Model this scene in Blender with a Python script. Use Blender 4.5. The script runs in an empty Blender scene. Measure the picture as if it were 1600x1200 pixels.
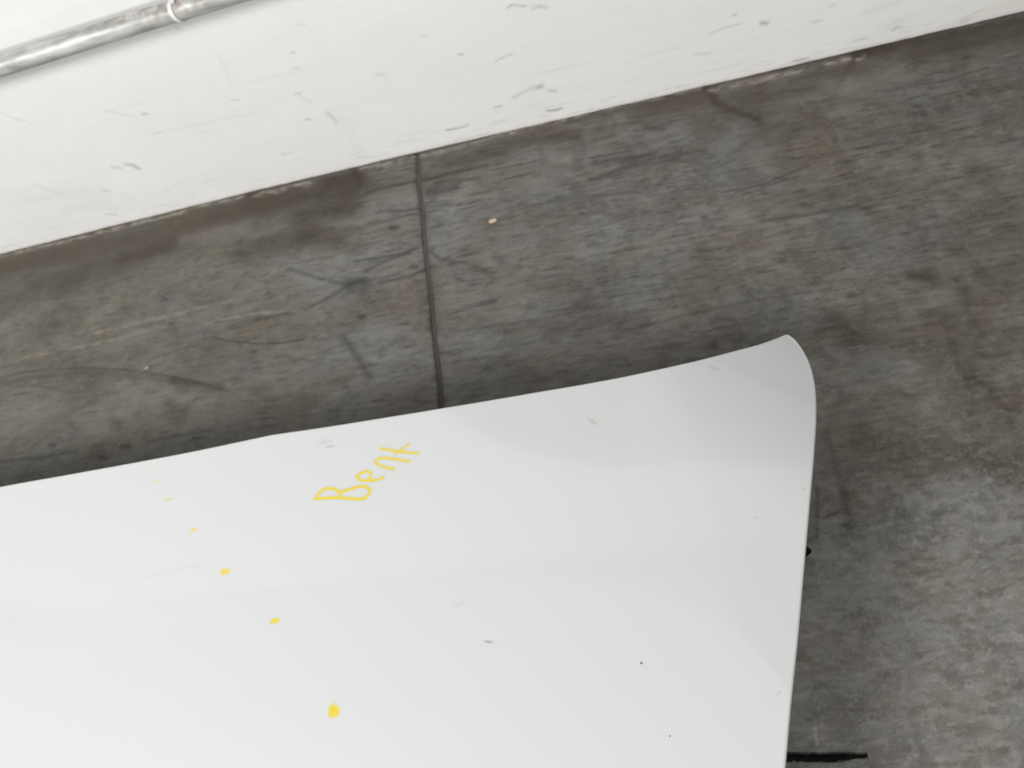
import bpy, bmesh, math, random
import numpy as np
from mathutils import Matrix, Vector

# ---------------------------------------------------------------- camera, light, exposure
scene = bpy.context.scene
col = scene.collection
CAM_POS = (0.35831, -1.30281, 1.4)
CAM_ROT = [[0.973187, 0.189772, 0.129975], [-0.118959, 0.898886, -0.421726], [-0.196864, 0.394957, 0.897359]]
cam_data = bpy.data.cameras.new('camera')
cam = bpy.data.objects.new('camera', cam_data); col.objects.link(cam)
cam.matrix_world = Matrix.Translation(CAM_POS) @ Matrix(CAM_ROT).to_4x4()
cam_data.sensor_width = 36.0
cam_data.lens = 36.0 * 1202.0 / 1600.0
cam_data.clip_start = .02; cam_data.clip_end = 100
cam_data.dof.use_dof = True; cam_data.dof.focus_distance = 1.16; cam_data.dof.aperture_fstop = 3.0
scene.camera = cam
world = bpy.data.worlds.new('World'); scene.world = world; world.use_nodes = True
bg = world.node_tree.nodes['Background']
bg.inputs[0].default_value = (.97, .985, 1.0, 1); bg.inputs[1].default_value = .07
def area(name, loc, aim, sx, sy, power, color):
    d = bpy.data.lights.new(name, 'AREA'); d.shape = 'RECTANGLE'; d.size = sx; d.size_y = sy
    d.energy = power; d.color = color
    o = bpy.data.objects.new(name, d); col.objects.link(o); o.location = loc
    o.rotation_euler = (Vector(aim) - Vector(loc)).to_track_quat('-Z', 'Y').to_euler()
    return o
area('ceiling_or_fill_lamp', (-2.3, -3.0, 3.3), (.1, -.7, .1), 1.6, .6, 156, (1, .998, .988))
area('ceiling_or_fill_lamp', (.7, -4.9, 2.8), (.3, -.1, .3), 3.0, .7, 126, (1, .998, .988))  # added fill lamp that brightens the wall from the front, not a room fixture
scene.view_settings.view_transform = 'Standard'; scene.view_settings.look = 'None'
scene.view_settings.exposure = 0.0; scene.view_settings.gamma = 1.0
scene.view_settings.use_curve_mapping = False
scene.render.engine = 'CYCLES'

random.seed(5); rng = np.random.default_rng(11)

# ---------------------------------------------------------------- hood shape (metres, world)
def seg_dist(P, line):
    """distance from each point of P (n,2) to an open polyline"""
    d = np.full(len(P), 1e9)
    L = np.asarray(line, float)
    for a, b in zip(L[:-1], L[1:]):
        ab = b - a
        t = np.clip(((P - a) @ ab) / max(ab @ ab, 1e-12), 0, 1)
        d = np.minimum(d, np.hypot(*(P - (a + t[:, None] * ab)).T))
    return d
def inside(P, poly):
    poly = np.asarray(poly, float); r = np.zeros(len(P), bool); n = len(poly)
    for i in range(n):
        a, b = poly[i], poly[(i + 1) % n]
        if a[1] == b[1]: continue
        c = ((a[1] > P[:, 1]) != (b[1] > P[:, 1])) & (P[:, 0] < (b[0] - a[0]) * (P[:, 1] - a[1]) / (b[1] - a[1]) + a[0])
        r ^= c
    return r
def soft_ramp(d, w):
    """0 for d<<0, d for d>>0, rounded over about w"""
    return w * np.logaddexp(0, d / w)
TIP = np.array([.647, -.756])
DENT = [(.95, -1.06), (.62, -.991), (.538, -.974), (.418, -.956), (.351, -.952), (.304, -.938), (.208, -.898), (.15, -.863), (.10, -.82), (.05, -.76), (-.1, -.55), (.95, -.55)]
STYLE = [(-1.3, -1.09), (-.757, -1.053), (-.698, -1.051), (-.581, -1.041), (-.469, -1.027), (-.301, -1.038), (-.141, -1.053), (.061, -1.076), (.25, -1.102), (.338, -1.126), (.403, -1.158), (.455, -1.2), (.478, -1.24), (.56, -1.4), (.9, -2.0)]
def hood_z(x, y):
    x = np.atleast_1d(np.asarray(x, float)); y = np.atleast_1d(np.asarray(y, float))
    P = np.stack([x, y], 1)
    z = .292 - .030 * (y + .78)                       # leans down a little towards the wall
    z = z - .010 * ((x + .2) / .8) ** 2               # crowned across
    z = z - .040 * soft_ramp(y + .93, .03)            # falls to its leading edge
    sx = np.array([p[0] for p in STYLE]); sy = np.array([p[1] for p in STYLE])
    z = z - .045 * soft_ramp(y - np.interp(x, sx, sy), .004)
    s = seg_dist(P, DENT[:11]) * np.where(inside(P, DENT), 1, -1)
    z = z - .115 * soft_ramp(s, .005)                 # the bent corner
    q = (x - TIP[0]) * .86 + (y - TIP[1]) * .51       # and its tip is curled over
    z = z - .55 * np.clip(q + .25, 0, .33) ** 2
    return z

# ---------------------------------------------------------------- measured outlines and marks (metres)
HOOD_TOP = [(-1.231, -0.7712), (-1.111, -0.7734), (-0.9111, -0.7805), (-0.75, -0.78), (-0.6195, -0.783), (-0.4931, -0.7857), (-0.3713, -0.7866), (-0.2532, -0.7846), (-0.2183, -0.7843), (-0.1376, -0.7885), (-0.0251, -0.7921), (0.0791, -0.7946), (0.1904, -0.7929), (0.2296, -0.7921), (0.2959, -0.7916), (0.3484, -0.7904), (0.4009, -0.7881), (0.4537, -0.7835), (0.5076, -0.7752), (0.5635, -0.763), (0.6064, -0.752), (0.6347, -0.7417), (0.6606, -0.7304)]
HOOD_RIGHT = [(0.6606, -0.7304), (0.6673, -0.7407), (0.6717, -0.7577), (0.6739, -0.7772), (0.6735, -0.8004), (0.6697, -0.8268), (0.6628, -0.856), (0.6476, -0.9029), (0.6258, -0.9592), (0.5947, -1.038), (0.5577, -1.135), (0.527, -1.216), (0.4961, -1.294), (0.4686, -1.368), (0.4333, -1.459), (0.3797, -1.599), (0.319, -1.758)]
LETTERS = [[[(-0.1433, -0.9124), (-0.1084, -0.9168), (-0.0652, -0.9265), (-0.0564, -0.9245), (-0.0508, -0.9174), (-0.0532, -0.9104), (-0.0652, -0.9051), (-0.0796, -0.9061), (-0.0925, -0.9077), (-0.103, -0.9084)], [(-0.1422, -0.9123), (-0.1355, -0.9037), (-0.125, -0.8988), (-0.1128, -0.9004), (-0.1038, -0.9063), (-0.0995, -0.9107), (-0.1023, -0.9167)]], [[(-0.0532, -0.8965), (-0.0483, -0.8899), (-0.0504, -0.8836), (-0.058, -0.8809), (-0.0677, -0.8834), (-0.0717, -0.888), (-0.0656, -0.8942), (-0.0524, -0.8979), (-0.0388, -0.8991), (-0.0276, -0.8966)]], [[(-0.0098, -0.8859), (-0.0234, -0.88), (-0.0354, -0.873), (-0.041, -0.8668), (-0.0374, -0.8624), (-0.0248, -0.8635), (-0.0055, -0.8694), (0.0159, -0.8773)]], [[(-0.0311, -0.845), (-0.0149, -0.851), (-0.0012, -0.8559), (0.0092, -0.8598), (0.0298, -0.8656)], [(0.016, -0.8466), (0.0045, -0.8525), (-0.0077, -0.8592)]]]
DOTS = [[-0.1104, -1.2307, 0.0078, -0.0024, -0.0026, -0.0102, 1.0], [-0.2021, -1.0944, 0.008, 0.0018, 0.0017, -0.0039, 0.95], [-0.2887, -1.0067, 0.0075, 0.0014, 0.0025, -0.0056, 0.95], [-0.3507, -0.9285, 0.0075, 0.0007, 0.0011, -0.0029, 0.75], [-0.404, -0.8655, 0.0081, -0.0001, 0.0008, -0.0024, 0.6], [-0.4307, -0.8303, 0.0074, -0.0014, 0.0004, -0.0024, 0.42], [-0.4568, -0.7966, 0.0075, -0.0015, 0.0004, -0.0025, 0.22]]
CHIPS = [[-0.1277, -0.8133, 0.0122, -0.0002, 0.0008, -0.0041, 0.13, 'g'], [-0.1184, -0.824, 0.0077, -0.0001, 0.0004, -0.0022, 0.3, 'g'], [0.3133, -0.8616, 0.0074, -0.0059, -0.0017, -0.0029, 0.32, 'b'], [0.5192, -0.7923, 0.007, -0.006, -0.0017, -0.0027, 0.25, 'b'], [0.1186, -1.1698, 0.0071, -0.0019, -0.0004, -0.0016, 0.5, 'g'], [0.3222, -1.2254, 0.0015, -0.0002, -0.0003, -0.0014, 0.95, 'k'], [0.3418, -1.3166, 0.0011, -0.0001, -0.0002, -0.001, 0.9, 'k'], [0.5948, -1.0225, 0.0037, 0.0009, 0.0001, -0.0014, 0.18, 'g'], [0.4869, -1.284, 0.0038, 0.0014, 0.0004, -0.0014, 0.18, 'g'], [0.5158, -1.0548, 0.0052, -0.0008, -0.0005, -0.0018, 0.12, 'g'], [0.079, -1.113, 0.0082, 0.0016, 0.0007, -0.0027, 0.1, 'g'], [-0.4009, -0.9928, 0.0744, 0.0054, 0.0005, -0.0014, 0.05, 'g'], [-0.3403, -0.9902, 0.0106, 0.0008, 0.0008, -0.0021, 0.08, 'g']]
FLOOR_MARKS = [([(-0.5157, -0.3844), (-0.4707, -0.4046), (-0.4078, -0.4253), (-0.3462, -0.4375), (-0.2931, -0.4397)], 0.0043, 0.75, 'k'), ([(-1.0993, -0.3749), (-1.0147, -0.3673), (-0.9282, -0.3775), (-0.8424, -0.3926), (-0.7242, -0.4231), (-0.625, -0.4592), (-0.5443, -0.4939), (-0.4736, -0.5277)], 0.0059, 0.35, 'k'), ([(-1.0962, -0.3908), (-0.9601, -0.3892), (-0.8407, -0.4064), (-0.7228, -0.4366), (-0.6241, -0.4706), (-0.5437, -0.5036)], 0.0207, 0.22, 'k'), ([(-0.6083, -0.4708), (-0.5441, -0.4972), (-0.489, -0.5229)], 0.0157, 0.35, 'k'), ([(-0.4092, -0.3635), (-0.285, -0.3622), (-0.2233, -0.3431), (-0.1845, -0.3235), (-0.143, -0.3165)], 0.0101, 0.35, 'k'), ([(-0.3318, -0.2433), (-0.2532, -0.2893), (-0.1921, -0.3216)], 0.0088, 0.35, 'k'), ([(-0.1845, -0.3235), (-0.1494, -0.3252)], 0.0289, 0.5, 'k'), ([(-0.1589, -0.4134), (-0.1544, -0.4144)], 0.0155, 0.6, 'k'), ([(-0.1991, -0.4609), (-0.1686, -0.5151), (-0.1446, -0.5664)], 0.0179, 0.35, 'k'), ([(-0.1671, -0.2635), (-0.0676, -0.2712), (-0.0186, -0.2662)], 0.0073, 0.45, 'k'), ([(-0.1452, -0.297), (-0.0833, -0.2795), (-0.0373, -0.2737)], 0.0102, 0.4, 'k'), ([(-0.1135, -0.3357), (-0.0415, -0.3365), (0.0191, -0.3226)], 0.0071, 0.4, 'k'), ([(-0.133, -0.0734), (-0.072, -0.0733), (0.023, -0.0771), (0.1634, -0.0772)], 0.0091, 0.55, 'k'), ([(-0.1534, -0.1022), (-0.0264, -0.1071), (0.0983, -0.11)], 0.009, 0.35, 'k'), ([(-0.1073, -0.1413), (0.0012, -0.1597)], 0.0075, 0.4, 'k'), ([(0.0167, -0.1191), (0.0508, -0.1211), (0.0849, -0.1213)], 0.0194, 0.4, 'k'), ([(0.0375, -0.0927), (0.1445, -0.1099)], 0.0105, 0.4, 'k'), ([(-0.1321, -0.168), (-0.0305, -0.1695), (0.0309, -0.1751)], 0.0074, 0.3, 'k'), ([(-0.1029, -0.1162), (-0.0933, -0.115)], 0.0181, 0.45, 'k'), ([(-0.077, -0.1936), (-0.0663, -0.1965)], 0.0133, 0.5, 'k'), ([(0.0004, -0.2746), (0.035, -0.3095), (0.0917, -0.3358), (0.132, -0.3678)], 0.0099, 0.35, 'k'), ([(0.0373, -0.4544), (0.0806, -0.4486), (0.1448, -0.4446)], 0.0048, 0.4, 'k'), ([(-0.0399, -0.3129), (-0.0221, -0.3157)], 0.0086, 0.5, 'k'), ([(0.152, -0.039), (0.1744, -0.0476)], 0.0241, 0.4, 'k'), ([(0.1896, -0.0501), (0.212, -0.0568)], 0.015, 0.35, 'k'), ([(0.0728, -0.047), (0.1201, -0.0452)], 0.0121, 0.3, 'k'), ([(-0.2243, -0.0144), (-0.1569, -0.0198)], 0.0467, 0.8, 'r'), ([(-0.4254, -0.0273), (-0.3326, -0.0412), (-0.2497, -0.0466), (-0.1648, -0.0568)], 0.0685, 0.72, 'r'), ([(-0.2995, -0.0947), (-0.1778, -0.1089)], 0.0674, 0.5, 'r'), ([(-0.2835, -0.1556), (-0.204, -0.1893)], 0.0603, 0.4, 'r'), ([(-0.4466, -0.1688), (-0.381, -0.1672), (-0.2997, -0.1698)], 0.0761, 0.4, 'r'), ([(-0.536, -0.0405), (-0.3829, -0.043)], 0.063, 0.45, 'o'), ([(-0.1564, -0.0041), (-0.1479, -0.0401)], 0.0248, 0.6, 'r'), ([(-1.1806, -0.0466), (-0.8505, -0.0516), (-0.5355, -0.0504), (-0.3494, -0.0365)], 0.0898, 0.5, 'o'), ([(-1.0035, -0.1137), (-0.7559, -0.1087), (-0.6017, -0.091)], 0.054, 0.4, 'o'), ([(-0.9793, -0.267), (-0.8952, -0.2506)], 0.0683, 0.22, 'r'), ([(-0.7886, -0.2842), (-0.7397, -0.269)], 0.0519, 0.2, 'r'), ([(0.3603, 0.0164), (0.4807, 0.0085), (0.6672, -0.0213)], 0.0684, 0.4, 'o'), ([(0.0729, -0.0451), (0.1671, -0.0435), (0.3213, -0.0409)], 0.0662, 0.25, 'o'), ([(0.6647, -0.0979), (0.7937, -0.0908)], 0.0715, 0.35, 'o'), ([(0.7612, -0.1649), (0.9212, -0.1775)], 0.0556, 0.3, 'o'), ([(0.7371, -0.3674), (0.8705, -0.3544), (1.0494, -0.3882)], 0.0395, 0.14, 'k'), ([(-1.1066, -0.1456), (-0.7866, -0.1483)], 0.0955, 0.25, 'o'), ([(-0.7738, -0.1041), (-0.5843, -0.0955)], 0.0474, 0.3, 'r'), ([(-0.9264, -0.1514), (-0.8925, -0.1409)], 0.0635, 0.3, 'k'), ([(-0.6017, -0.091), (-0.5166, -0.0884), (-0.4489, -0.0929)], 0.0376, 0.3, 'p'), ([(0.6727, 0.0168), (0.6945, -0.0163), (0.7009, -0.0516), (0.7371, -0.092), (0.7779, -0.1256)], 0.0202, 0.5, 'r'), ([(0.7169, -0.0568), (0.8134, -0.0683), (0.9231, -0.075)], 0.0486, 0.3, 'o'), ([(0.5327, -0.0336), (0.6192, -0.0413)], 0.0586, 0.3, 'o'), ([(0.5388, -0.0782), (0.5707, -0.0937)], 0.0232, 0.4, 'r'), ([(1.0178, -0.0148), (0.9947, -0.0463), (0.9668, -0.0758), (0.9433, -0.1101)], 0.017, 0.5, 'o'), ([(0.8897, -0.0447), (1.0013, -0.0427)], 0.037, 0.3, 'o'), ([(1.0239, -0.0129), (1.1318, -0.0183), (1.2389, -0.0201), (1.3814, -0.0273)], 0.0337, 0.7, 'r'), ([(1.1474, -0.0531), (1.3568, -0.0577)], 0.0471, 0.35, 'r'), ([(0.9559, -0.5805), (0.9819, -0.5913)], 0.0246, 0.6, 'r'), ([(0.8346, -0.5977), (0.8402, -0.5991)], 0.0149, 0.5, 'k'), ([(1.0312, -0.6308), (1.0348, -0.6402)], 0.0217, 0.38, 'k'), ([(1.0271, -0.6623), (1.0268, -0.6762)], 0.0167, 0.25, 'k'), ([(0.2674, 0.0152), (0.3901, 0.0111), (0.4807, 0.0085), (0.6274, -0.0025)], 0.006, 0.45, 'o'), ([(0.2303, -0.033), (0.3822, -0.0398), (0.5285, -0.0557)], 0.0089, 0.3, 'o'), ([(0.3213, -0.0409), (0.3798, -0.0547)], 0.0208, 0.3, 'r'), ([(0.2071, -0.2231), (0.325, -0.2197), (0.4918, -0.2484)], 0.0071, 0.25, 'k'), ([(0.41, -0.1435), (0.4876, -0.1569), (0.5386, -0.1535)], 0.0187, 0.35, 'k'), ([(0.3958, -0.1854), (0.4844, -0.1744), (0.5895, -0.1831)], 0.0114, 0.3, 'k'), ([(0.6866, -0.3029), (0.7552, -0.2965), (0.8468, -0.2762)], 0.0054, 0.4, 'k'), ([(0.6973, -0.3144), (0.7944, -0.2991)], 0.0041, 0.35, 'k'), ([(1.0686, -0.1318), (1.172, -0.1376), (1.2593, -0.1292)], 0.0055, 0.35, 'k'), ([(0.719, -0.3873), (0.8077, -0.3948), (0.9079, -0.401)], 0.0105, 0.38, 'k'), ([(0.7215, -0.4285), (0.8531, -0.4152)], 0.0065, 0.25, 'k'), ([(0.9415, -0.5321), (0.9927, -0.5226), (1.0428, -0.5158)], 0.0044, 0.3, 'k'), ([(0.4301, -0.5733), (0.5344, -0.5677), (0.6863, -0.5665), (0.8069, -0.5763)], 0.0051, 0.3, 'k'), ([(0.0335, -0.4978), (0.1725, -0.5063), (0.3748, -0.515)], 0.0067, 0.2, 'k'), ([(0.2511, -0.5322), (0.4328, -0.559)], 0.0446, 0.22, 'r'), ([(0.6728, -0.9557), (0.6482, -1.0438)], 0.0067, 0.35, 'k'), ([(0.6608, -1.0142), (0.6945, -1.0063), (0.7082, -1.004)], 0.0033, 0.6, 'k'), ([(0.7161, -0.8538), (0.7127, -0.9511), (0.7124, -0.9746)], 0.0114, 0.22, 'k'), ([(0.7145, -0.975), (0.7004, -1.0413)], 0.0178, 0.4, 'k'), ([(0.6231, -1.0486), (0.6462, -1.0435)], 0.0088, 0.35, 'k'), ([(0.7403, -1.1662), (0.7408, -1.227), (0.7505, -1.2577)], 0.0083, 0.12, 'k'), ([(-0.7731, -0.6285), (-0.7523, -0.6339)], 0.0126, 0.75, 'k'), ([(-0.9021, -0.5735), (-0.8887, -0.5776)], 0.0086, 0.5, 'k'), ([(-0.7112, -0.6133), (-0.7016, -0.6166)], 0.0112, 0.6, 'r'), ([(-0.5487, -0.6267), (-0.5335, -0.6297)], 0.0083, 0.6, 'k'), ([(-1.0421, -0.5884), (-0.927, -0.5994), (-0.8312, -0.6024)], 0.0086, 0.35, 'k'), ([(-0.6589, -0.6128), (-0.5073, -0.6155)], 0.0083, 0.3, 'k'), ([(-0.9772, -0.4091), (-0.903, -0.4346), (-0.8678, -0.4502)], 0.0045, 0.4, 'k'), ([(-0.6158, -0.5373), (-0.5792, -0.5525)], 0.0368, 0.3, 'k'), ([(0.5616, -1.336), (0.5612, -1.3517), (0.5603, -1.3726)], 0.0055, 0.5, 'l'), ([(0.5781, -1.3231), (0.5758, -1.3349)], 0.0061, 0.32, 'l'), ([(0.6634, -1.205), (0.6668, -1.2075)], 0.0052, 0.7, 'l'), ([(-1.1705, -0.0014), (-0.9471, -0.0048), (-0.7666, -0.0024), (-0.6076, -0.0013)], 0.0114, 0.5, 'l'), ([(-0.4176, -0.0018), (-0.3665, -0.0061), (-0.3412, -0.0032)], 0.0142, 0.7, 'l'), ([(-0.3244, 0.0), (-0.2791, -0.0048)], 0.0126, 0.5, 'l'), ([(-0.5992, 0.0044), (-0.4518, 0.0018)], 0.008, 0.5, 'l'), ([(-0.1415, -0.0005), (-0.0844, -0.0031), (-0.0113, -0.0006), (0.0604, -0.006)], 0.0093, 0.65, 'l'), ([(-0.0849, -0.0129), (-0.0041, -0.0127)], 0.0046, 0.7, 'l'), ([(0.0604, -0.006), (0.235, 0.0052)], 0.0091, 0.4, 'l'), ([(0.2345, 0.0013), (0.4348, 0.0051), (0.6798, 0.0024)], 0.0134, 0.45, 'l'), ([(0.6976, -0.0153), (0.8263, -0.0178), (0.8971, -0.0176)], 0.013, 0.45, 'l'), ([(0.8197, -0.0157), (0.8478, -0.017)], 0.0101, 0.6, 'l'), ([(0.9534, -0.0167), (1.0019, -0.0173)], 0.0129, 0.75, 'l'), ([(1.0201, -0.0255), (1.0353, -0.0208)], 0.01, 0.5, 'l'), ([(-0.1136, -0.1075), (-0.0268, -0.1127)], 0.0393, 0.4, 'p'), ([(-0.1235, -0.1517), (-0.092, -0.1528)], 0.018, 0.35, 'p'), ([(0.7444, -0.2322), (0.7521, -0.2557)], 0.0412, 0.35, 'p'), ([(0.9582, -0.096), (1.0794, -0.0976)], 0.0559, 0.3, 'p'), ([(0.9261, -0.1606), (0.9827, -0.1508)], 0.0221, 0.35, 'p'), ([(0.5336, -0.1052), (0.6052, -0.108)], 0.026, 0.3, 'p'), ([(-0.5098, -0.5666), (-0.4635, -0.5911)], 0.0695, 0.2, 'p'), ([(-1.0091, -0.4975), (-0.9121, -0.4849)], 0.0884, 0.3, 'p'), ([(-0.7484, -0.6405), (-0.7022, -0.6418)], 0.0139, 0.2, 'p'), ([(-0.8201, -0.3033), (-0.6043, -0.3008), (-0.4748, -0.2965)], 0.009, 0.25, 'l'), ([(-1.0213, -0.328), (-0.7997, -0.334), (-0.635, -0.3283)], 0.0091, 0.2, 'l'), ([(-0.537, -0.3424), (-0.4096, -0.3464), (-0.3004, -0.3636)], 0.0073, 0.3, 'l'), ([(0.643, -1.1374), (0.6609, -1.1368)], 0.033, 0.36, 'w'), ([(0.6787, -1.1327), (0.7007, -1.1319)], 0.0376, 0.36, 'w'), ([(0.707, -1.1384), (0.7414, -1.1369)], 0.0281, 0.36, 'w'), ([(0.7106, -1.1061), (0.7369, -1.1051)], 0.0284, 0.36, 'w'), ([(0.6388, -1.1882), (0.6502, -1.1878)], 0.0209, 0.36, 'w'), ([(0.6557, -1.2037), (0.6649, -1.2034)], 0.0184, 0.36, 'w'), ([(0.6831, -1.217), (0.6861, -1.217)], 0.0183, 0.36, 'w'), ([(0.7107, -1.2089), (0.7239, -1.2084)], 0.0274, 0.36, 'w'), ([(0.7028, -1.215), (0.7383, -1.2133)], 0.0205, 0.36, 'w'), ([(0.7922, -1.2267), (0.7971, -1.2266)], 0.0271, 0.36, 'w'), ([(0.598, -1.2236), (0.6156, -1.2228)], 0.0322, 0.36, 'w'), ([(0.6191, -1.2319), (0.6406, -1.2308)], 0.0229, 0.36, 'w'), ([(0.8429, -1.0951), (0.848, -1.0951)], 0.0234, 0.36, 'w'), ([(0.8598, -1.0904), (0.8649, -1.0903)], 0.0187, 0.36, 'w'), ([(0.7053, -1.2576), (0.7183, -1.257)], 0.0135, 0.36, 'w'), ([(0.656, -1.2929), (0.683, -1.2914)], 0.0156, 0.36, 'w'), ([(0.7394, -1.2855), (0.7443, -1.2853)], 0.0178, 0.36, 'w'), ([(0.6026, -1.1623), (0.6142, -1.1619)], 0.0258, 0.36, 'w'), ([(0.8357, -1.0985), (0.8531, -1.0979)], 0.0234, 0.36, 'w'), ([(0.851, -1.0592), (0.8853, -1.058)], 0.0189, 0.36, 'w'), ([(0.6621, -1.0744), (0.6674, -1.0743)], 0.0288, 0.36, 'w'), ([(0.8149, -1.3056), (0.8274, -1.305)], 0.0175, 0.36, 'w'), ([(0.9243, -1.0825), (0.9579, -1.0812)], 0.0233, 0.36, 'w'), ([(0.8719, -0.9977), (0.9279, -0.9958)], 0.0337, 0.36, 'w'), ([(0.9726, -1.0337), (0.9858, -1.0334)], 0.0236, 0.36, 'w'), ([(0.6671, -1.0267), (0.6899, -1.026)], 0.0292, 0.36, 'w'), ([(0.7101, -1.0661), (0.7196, -1.0659)], 0.024, 0.36, 'w'), ([(0.7359, -1.0948), (0.7706, -1.0935)], 0.0189, 0.36, 'w'), ([(0.9097, -1.0811), (0.9535, -1.0794)], 0.021, 0.36, 'w'), ([(0.7647, -1.2266), (0.7777, -1.226)], 0.0226, 0.36, 'w'), ([(0.7427, -1.1327), (0.7707, -1.1316)], 0.0164, 0.36, 'w')]
WALL_MARKS = [([(-0.6739, 0.1858), (-0.6584, 0.1758)], 0.0089, 0.3, 'k'), ([(-0.6427, 0.184), (-0.631, 0.1777), (-0.6243, 0.1616)], 0.0104, 0.5, 'k'), ([(-0.5173, 0.3049), (-0.5075, 0.3016)], 0.0069, 0.4, 'k'), ([(-0.8722, 0.1977), (-0.8539, 0.1695), (-0.8401, 0.1449)], 0.006, 0.16, 'k'), ([(-0.794, 0.0481), (-0.7721, 0.0372)], 0.0048, 0.4, 'k'), ([(-0.7789, 0.3956), (-0.7569, 0.3693), (-0.741, 0.3523)], 0.004, 0.2, 'k'), ([(-0.9184, 0.1633), (-0.8451, 0.1492), (-0.7583, 0.1303)], 0.0609, 0.06, 'k'), ([(-0.8715, 0.0952), (-0.7747, 0.0858)], 0.0469, 0.06, 'k'), ([(-0.1503, 0.1869), (-0.1425, 0.1702), (-0.1414, 0.1514)], 0.0086, 0.3, 'k'), ([(-0.2003, 0.1834), (-0.1879, 0.1772)], 0.0043, 0.55, 'k'), ([(-0.189, 0.2577), (-0.1796, 0.2528)], 0.0041, 0.45, 'k'), ([(-0.3227, 0.2827), (-0.3112, 0.277)], 0.0041, 0.4, 'k'), ([(-0.2877, 0.3981), (-0.2933, 0.3596), (-0.3032, 0.3223)], 0.0052, 0.1, 'k'), ([(-0.1843, 0.243), (-0.1697, 0.2267)], 0.0069, 0.2, 'k'), ([(-0.2788, 0.3145), (-0.1949, 0.3106), (-0.1247, 0.3092)], 0.004, 0.1, 'k'), ([(-0.1505, 0.3581), (-0.1421, 0.3555)], 0.0039, 0.4, 'k'), ([(-0.1683, 0.3214), (-0.1493, 0.317)], 0.0026, 0.3, 'k'), ([(-0.1094, 0.4154), (-0.0991, 0.4091)], 0.005, 0.22, 'k'), ([(-0.331, 0.4777), (-0.3254, 0.4699)], 0.0061, 0.25, 'k'), ([(0.2955, 0.3341), (0.3027, 0.3379), (0.329, 0.3269)], 0.0044, 0.55, 'k'), ([(0.3402, 0.3174), (0.3572, 0.3183), (0.3689, 0.3102)], 0.0051, 0.4, 'k'), ([(0.3344, 0.3283), (0.3639, 0.3194)], 0.0101, 0.12, 'k'), ([(0.1114, 0.3219), (0.1196, 0.3178)], 0.0052, 0.25, 'k'), ([(0.1693, 0.2539), (0.1806, 0.2495)], 0.0032, 0.7, 'k'), ([(0.2427, 0.2133), (0.2546, 0.2166), (0.2791, 0.221)], 0.0041, 0.4, 'k'), ([(0.0881, 0.0509), (0.1248, 0.0493), (0.1411, 0.0524)], 0.0052, 0.6, 'k'), ([(0.2597, 0.1035), (0.2861, 0.1106), (0.3094, 0.1185), (0.3282, 0.1181)], 0.0114, 0.25, 'k'), ([(0.3156, 0.1126), (0.3245, 0.1136)], 0.01, 0.4, 'k'), ([(0.3393, 0.0971), (0.3533, 0.0926)], 0.0086, 0.45, 'k'), ([(0.3257, 0.0393), (0.3476, 0.0342), (0.3599, 0.0363)], 0.0059, 0.8, 'k'), ([(0.2099, 0.0858), (0.2265, 0.0864)], 0.0058, 0.45, 'k'), ([(0.3082, 0.1527), (0.3791, 0.1521), (0.435, 0.1488)], 0.0035, 0.14, 'k'), ([(0.803, 0.1458), (0.8141, 0.1408)], 0.0094, 0.6, 'k'), ([(0.6959, 0.1505), (0.7225, 0.1557), (0.7596, 0.1575)], 0.0054, 0.28, 'k'), ([(0.663, 0.1036), (0.6978, 0.0962)], 0.007, 0.2, 'k'), ([(0.8828, 0.016), (0.9167, 0.0145)], 0.0057, 0.55, 'k'), ([(0.9129, 0.1137), (0.9316, 0.113)], 0.0068, 0.25, 'k'), ([(0.7409, 0.1827), (0.7473, 0.184)], 0.0053, 0.4, 'k'), ([(0.9444, 0.1463), (0.9533, 0.1468)], 0.0066, 0.25, 'k'), ([(1.0201, 0.104), (1.0829, 0.1139)], 0.0188, 0.12, 'o'), ([(1.0725, 0.046), (1.1211, 0.0649)], 0.0276, 0.08, 'o'), ([(1.2872, 0.0358), (1.3814, 0.0269)], 0.033, 0.25, 'y'), ([(1.2396, 0.0202), (1.2745, 0.0347)], 0.0083, 0.2, 'k'), ([(1.0942, 0.0393), (1.1021, 0.0454)], 0.007, 0.4, 'k'), ([(1.0141, 0.0345), (1.0343, 0.0353)], 0.0056, 0.35, 'k'), ([(1.2425, 0.0108), (1.2604, 0.0172)], 0.007, 0.3, 'k'), ([(-0.1181, 0.1559), (-0.1292, 0.0515)], 0.0325, 0.06, 'o'), ([(-0.4955, 0.33), (-0.5879, 0.336), (-0.5463, 0.3107)], 0.0034, 0.12, 'k'), ([(-0.5845, 0.3406), (-0.5324, 0.2982)], 0.0027, 0.2, 'k'), ([(-0.4985, 0.2468), (-0.3962, 0.2388), (-0.2928, 0.2342)], 0.0056, 0.08, 'k'), ([(-0.4446, 0.2347), (-0.3745, 0.1689)], 0.0036, 0.12, 'k'), ([(-0.5282, 0.2486), (-0.5108, 0.2468)], 0.0042, 0.3, 'k'), ([(-0.7436, 0.1275), (-0.7305, 0.1154)], 0.0046, 0.4, 'k'), ([(-0.8228, 0.0093), (-0.8138, -0.0054)], 0.0049, 0.3, 'k'), ([(-0.3003, 0.0991), (-0.2778, 0.0959)], 0.0045, 0.25, 'k'), ([(-0.1373, 0.0312), (-0.1143, 0.0279)], 0.0046, 0.35, 'k'), ([(-0.0062, 0.2536), (0.0054, 0.2463)], 0.0081, 0.2, 'k'), ([(-0.0426, 0.0489), (0.0123, 0.048)], 0.0045, 0.2, 'k'), ([(0.4517, 0.0286), (0.4819, 0.0349)], 0.0044, 0.3, 'k'), ([(0.5169, 0.1228), (0.5454, 0.1318), (0.6283, 0.1322)], 0.0069, 0.1, 'k')]

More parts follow.
